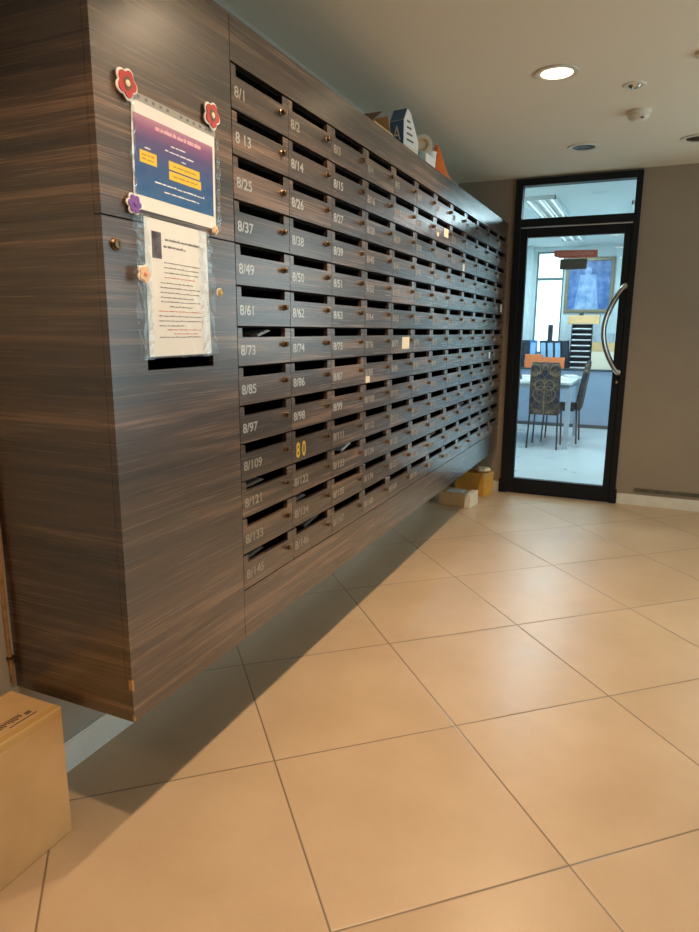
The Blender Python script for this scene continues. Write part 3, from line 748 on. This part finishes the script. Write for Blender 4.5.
def q2(u0, u1, v0, v1): return [bil2(u0, v0), bil2(u1, v0), bil2(u1, v1), bil2(u0, v1)]
n2 = thing('notice_letter', (XC, 1.32, 1.199), 'white printed letter in a clear crinkled sleeve above the posting slot, lower notice', 'notice')
quad_panel('sheet', M['white'], q2(.0, 1, .03, 1), .001, .0018, n2)
quad_panel('logo', M['dark_photo'], q2(.10, .24, .115, .30), .0018, .0021, n2)
scribble('heading', M['black_print'], [(.30, .86, .165), (.27, .62, .215)], bil2, .0018, n2, .0045)
scribble('printed_lines', M['black_print'], [(.27, .84, .325), (.27, .84, .36), (.27, .84, .395), (.2, .72, .47), (.2, .84, .505), (.2, .84, .54), (.2, .72, .575), (.2, .84, .605), (.33, .7, .64), (.16, .84, .71), (.16, .84, .745), (.16, .55, .78), (.16, .84, .865)], bil2, .0018, n2, .0021)
scribble('red_lines', M['red_print'], [(.27, .76, .43), (.16, .86, .675), (.28, .84, .81), (.38, .78, .84)], bil2, .0018, n2, .0021)
film('plastic_sleeve', bil2, -.17, 1.08, .02, 1.02, n2, .0032, .0045, 5)

def flower(y, z, r, m, cm, label, n=5, squash=1.0, cat='magnet', cr=.22, x=.006):
    t = thing('flower_magnet', (XC + x, y, z), label, cat)
    def outline(rad, k=.18):
        pts = []
        for i in range(60):
            a = 2 * PI * i / 60; rr = rad * (1 - k + k * abs(math.cos(n * a / 2 + .3)) * 1.6)
            pts.append((rr * math.cos(a), rr * math.sin(a) * squash))
        return pts
    MB().prism(outline(r), 'x', 0, .003).build('rim', M['white'], t)
    MB().prism(outline(r * .84), 'x', .003, .0055).build('petals', m, t)
    if m is M['red']: MB().prism([(r * .42 * math.cos(a), r * .5 * math.sin(a)) for a in [k * PI / 4 + (.2 if k % 2 else 0) for k in range(8)]], 'x', .0055, .0062).build('dark_heart', M['stamp'], t)
    MB().lathe([(r * cr, 0), (r * cr, .002), (r * cr * .5, .003)], (.0055, 0, 0), 'x', 14).build('centre', cm, t, True)
    return t
flower(1.167, 1.757, .029, M['red'], M['cream_card'], 'red poppy flower magnet at the top left notice corner')
flower(1.463, 1.776, .030, M['red'], M['cream_card'], 'red poppy flower magnet at the top right notice corner')
flower(1.170, 1.523, .021, M['purple'], M['purple'], 'purple flower magnet at the lower left of the blue notice', 6)
flower(1.176, 1.379, .019, M['peach'], mat('coral_felt', (.75, .28, .2), .6), 'cream and coral flower magnet on the left edge of the white letter', 5, x=.018)
flower(1.456, 1.354, .011, mat('olive_felt', (.40, .30, .10), .6), M['yellow'], 'small yellow magnet at the right edge of the white letter', 5, x=.018)
flower(1.462, 1.508, .011, M['peach'], M['peach'], 'small peach magnet at the lower right corner of the blue notice', 5)

# ---------------------------------------------------------------- things on top of the cabinet
Z1 = ZTOP + .0005
t = thing('open_carton', (.27, 2.80, Z1), 'small open brown carton with raised flap on the cabinet top', 'box')
mb = MB().box(-.08, .08, -.11, .11, 0, .005).box(-.08, -.075, -.11, .11, 0, .055).box(.075, .08, -.11, .11, 0, .055).box(-.075, .075, -.11, -.105, 0, .055).box(-.075, .075, .105, .11, 0, .055)
mb.build('body', M['card'], t)
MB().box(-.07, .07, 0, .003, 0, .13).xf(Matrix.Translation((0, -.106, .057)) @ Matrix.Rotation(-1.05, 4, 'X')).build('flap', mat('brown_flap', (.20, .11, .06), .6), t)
MB().box(-.07, .07, 0, .003, 0, .07).xf(Matrix.Translation((0, .104, .057)) @ Matrix.Rotation(.5, 4, 'X')).build('flap', M['card'], t)
M['blue_print'] = mat('blue_carton_print', (.07, .16, .34), .45)
t = thing('blue_carton', (.318, 3.04, Z1), 'upright blue faced carton with white printed sides on the cabinet top', 'box', None, -.12)
prof = [(0, 0), (0, .150), (.035, .205), (.070, .190), (.155, .085), (.155, 0)]
MB().prism(prof, 'x', -.036, .036).build('body', M['white'], t)
MB().box(-.034, .034, -.0015, -.0002, .004, .148).build('blue_face', M['blue_print'], t)
MB().box(-.034, .034, -.0015, -.0002, 0, .062, 0, rot=Matrix.Rotation(-.567, 3, 'X'), piv=(0, 0, 0)).xf(Matrix.Translation((0, -.0004, .151))).build('blue_lid', M['blue_print'], t)
me = text_mesh('A', .09, .7); me.materials.append(M['white_print'])
me.transform(Matrix(((1, 0, 0, 0), (0, 0, -1, 0), (0, 1, 0, 0), (0, 0, 0, 1))))
o = bpy.data.objects.new('letter_print', me); COL.objects.link(o); o.parent = t; o.location = (-.020, -.0022, .065)
MB().box(.0362, .0372, .01, .150, .002, .050).build('beige_band', M['cream_card'], t)
mb = MB()
for k in range(4): mb.box(.0362, .0370, .03, .10 - .012 * k, .070 + .026 * k, .078 + .026 * k)
mb.build('side_print', M['stamp'], t)
rbox('small_carton', mat('teal_card', (.18, .34, .36), .5), .33, .38, 3.19, 3.223, Z1, Z1 + .055, 'small teal box between blue carton and white box', 'box')
rbox('small_carton', M['white'], .335, .400, 3.225, 3.37, Z1, Z1 + .05, 'small white box at the front edge of the cabinet top under the tape roll', 'box', bev=.002)
t = thing('tape_roll', (.366, 3.275, Z1 + .0505), 'pale round roll of tape standing on edge on the small white box', 'tape')
def roll(mb): return mb.xf(Matrix.Translation((0, 0, .046)) @ Matrix.Rotation(-1.25, 4, 'Z'))
roll(MB().lathe([(.028, -.014), (.045, -.014), (.046, -.011), (.046, .011), (.045, .014), (.028, .014), (.028, -.014)], (0, 0, 0), 'x', 32)).build('tape', M['white_plastic'], t, True)
roll(MB().lathe([(.024, -.013), (.028, -.013), (.028, .013), (.024, .013), (.024, -.013)], (0, 0, 0), 'x', 32)).build('core', M['card'], t, True)
roll(MB().lathe([(.024, -.003), (.024, .003)], (0, 0, 0), 'x', 32)).build('centre_disc', M['cream_card'], t, True)
t = thing('paper_cup', (.35, 3.44, Z1), 'small white cup standing between the tape roll and the orange bag', 'cup')
MB().lathe([(.024, 0), (.026, .002), (.033, .098), (.036, .102), (.032, .100), (.024, .006)], (0, 0, 0), 'z', 20).build('cup', M['white'], t, True)
t = thing('orange_bag', (.335, 3.71, Z1), 'bright orange pointed folded bag at the far end of the cabinet top clutter', 'bag')
mb = MB(); rings = []
for k in range(9):
    s = k / 8; z = .165 * s; hw = .19 * (1 - s) + .006; th = .062 * (1 - s * .8) * (1 - .25 * math.sin(PI * s))
    cyy = -.13 * s + .02
    ring = []
    for j in range(16):
        a = 2 * PI * j / 16; w = 1 + .10 * math.sin(3 * a + 4 * s)
        ring.append(mb.bm.verts.new((th * math.sin(a) * w, cyy + hw * math.cos(a), z + .006 * math.sin(5 * a) * (1 - s))))
    rings.append(ring)
for v in rings[0]: v.co.z = 0
for A, B in zip(rings, rings[1:]):
    for j in range(16): mb.bm.faces.new((A[j], A[(j + 1) % 16], B[(j + 1) % 16], B[j]))
mb.bm.faces.new(rings[0][::-1]); mb.bm.faces.new(rings[-1])
mb.build('body', M['orange'], t, True)
MB().tube([(0, -.112, .160), (.0, -.125, .172), (.005, -.112, .178), (0, -.098, .165)], .004, 8).build('loop', M['orange'], t, True)

# ---------------------------------------------------------------- cartons on the floor
t = thing('cardboard_carton', (.127, .82, 0), 'large brown cardboard carton on the floor at the near end of the cabinet', 'box')
bx0, bx1, by0, by1, bh = .040, .2155, .56, 1.047, .352
wpart(MB().box(bx0, bx1, by0, by1, 0, bh, .004), 'box', M['card'], t)
wpart(MB().box(bx1 - .022, bx1 - .003, by0 + .002, by1 - .002, bh - .0005, bh + .0005).box(bx1 - .0005, bx1 + .0005, by0 + .002, by1 - .002, bh - .020, bh - .003), 'edge_tape', M['tape'], t)
mb = MB(); rng = random.Random(5)
for k in range(13):
    y = .895 + k * .0065; mb.box(.150, .150 + rng.uniform(.012, .02), y, y + .0042, bh, bh + .0004)
mb.box(.178, .182, .93, 1.005, bh, bh + .0004).box(.158, .170, .985, 1.0, bh, bh + .0004)
wpart(mb, 'stamp_print', M['stamp'], t)

t = thing('small_parcel', (.371, 4.565, 0), 'small flat brown parcel with clear tape under the far end of the cabinet', 'box', None, -.08)
MB().box(-.245, 0, 0, .175, 0, .098, .004).build('box', M['card'], t)
MB().box(-.045, .001, -.001, .176, .0005, .0995, .003).build('clear_tape', M['cream_card'], t)
MB().box(-.20, -.07, .03, .13, .098, .0995).build('shipping_label', M['white'], t)
t = thing('yellow_parcel', (.385, 4.935, 0), 'taller yellow-brown carton beside the door under the cabinet far corner', 'box', None, -.22)
MB().box(-.25, 0, 0, .165, 0, .178, .004).build('box', M['card_far'], t)
MB().box(-.02, .0008, -.0008, .166, .150, .1788).build('tape', M['tape'], t)
t = thing('crumpled_paper', (.345, 5.03, .1795), 'crumpled pale paper lying on the yellow-brown carton', 'paper')
mb = MB(); bmesh.ops.create_icosphere(mb.bm, subdivisions=3, radius=.05)
rng = random.Random(9)
for v in mb.bm.verts:
    v.co *= 1 + .25 * math.sin(9 * v.co.x * 20 + v.co.y * 70) * .5 + rng.uniform(-.06, .06); v.co.z *= .42; v.co.x *= 1.2
mz = min(v.co.z for v in mb.bm.verts)
for v in mb.bm.verts: v.co.z -= mz
mb.build('wad', M['cream_card'], t)

# cable down the wall beside the cabinet
t = thing('wall_cable', (XW + .006, 1.068, .35), 'old brown cable running down the wall beside the cabinet side', 'cable')
pts = [(XW + .006, 1.068 + .004 * math.sin(z * 9), z) for z in [.36 + .05 * k for k in range(33)]]
wpart(MB().tube(pts, .005, 8), 'cable', M['bead'], t, True)
wpart(MB().box(XW, XW + .013, 1.058, 1.078, .425, .433, .002), 'clip', M['brass'], t)
wpart(MB().box(XW, XW + .013, 1.058, 1.078, 1.125, 1.133, .002), 'clip', M['brass'], t)

# ---------------------------------------------------------------- ceiling fittings
def downlight(x, y, lit, label, r=.082):
    t = thing('downlight', (x, y, ZC), label, 'ceiling light', 'recessed downlights')
    MB().lathe([(r, 0), (r + .012, -.001), (r + .012, -.006), (r - .004, -.009), (r - .014, -.004), (r - .014, 0)], (0, 0, 0), 'z', 40).build('trim_ring', M['white_plastic'] if lit or r > .09 else M['white_plastic'], t, True)
    if lit:
        MB().lathe([(r - .015, -.0015), (r - .015, -.004), (.03, -.0045), (.001, -.0045)], (0, 0, 0), 'z', 32).build('lens', M['lens'], t, True)
        l = bpy.data.lights.new('downlight_beam', 'SPOT'); l.energy = LAMP_W; l.color = WARM; l.spot_size = math.radians(135); l.spot_blend = .55; l.shadow_soft_size = .05
        o = bpy.data.objects.new('downlight_beam', l); o.location = (x, y, ZC - .012); COL.objects.link(o)
        if isinstance(lit, float): l.energy = LAMP_W * lit
    else:
        MB().lathe([(r - .015, -.0015), (r - .018, -.003), (r * .5, -.0025), (.001, -.002)], (0, 0, 0), 'z', 32).build('lens', M['lens_off'], t, True)
    return t
downlight(.984, 3.22, 1.0, 'lit round warm downlight in the ceiling')
downlight(.982, 4.50, 0, 'unlit dark downlight in the ceiling in front of the glass door')
downlight(.984, .66, 1.0, 'lit downlight in the ceiling above the near floor')
downlight(.984, -.62, .25, 'lit downlight in the ceiling behind the camera')
downlight(.984, 1.94, 1.0, 'lit downlight in the ceiling above the middle of the floor')
t = downlight(1.605, 4.555, 0, 'unlit downlight with clear glass at the right edge of the ceiling')
# sprinkler
t = thing('ceiling_sprinkler', (1.287, 3.51, ZC), 'small round recessed fitting in ceiling between lit lamp and smoke detector', 'sprinkler')
MB().lathe([(.052, 0), (.050, -.004), (.040, -.007), (.030, -.003), (.030, 0)], seg=32).build('rose', M['white_plastic'], t, True)
MB().lathe([(.028, -.0005), (.022, -.008), (.013, -.014), (.001, -.016)], seg=24).build('eye', M['chrome'], t, True)
t = thing('smoke_detector', (1.299, 3.908, ZC), 'round cream smoke detector on the ceiling', 'smoke detector')
MB().lathe([(.058, 0), (.058, -.012), (.052, -.016)], seg=32).build('base', M['white_plastic'], t, True)
MB().lathe([(.048, -.016), (.050, -.030), (.040, -.042), (.020, -.047), (.001, -.048)], seg=32).build('dome', M['white_plastic'], t, True)
MB().box(.012, .028, -.047, -.035, -.046, -.040, .002).build('indicator', M['grille'], t)
t = thing('smoke_detector', (1.565, 3.235, ZC), 'round ceiling fitting cut by the right picture edge above the glass door side', 'ceiling fitting')
t['label'] = 'round cream ceiling fitting nearest the upper right edge'
MB().lathe([(.048, 0), (.048, -.010), (.036, -.018), (.001, -.020)], seg=32).build('base', M['white_plastic'], t, True)
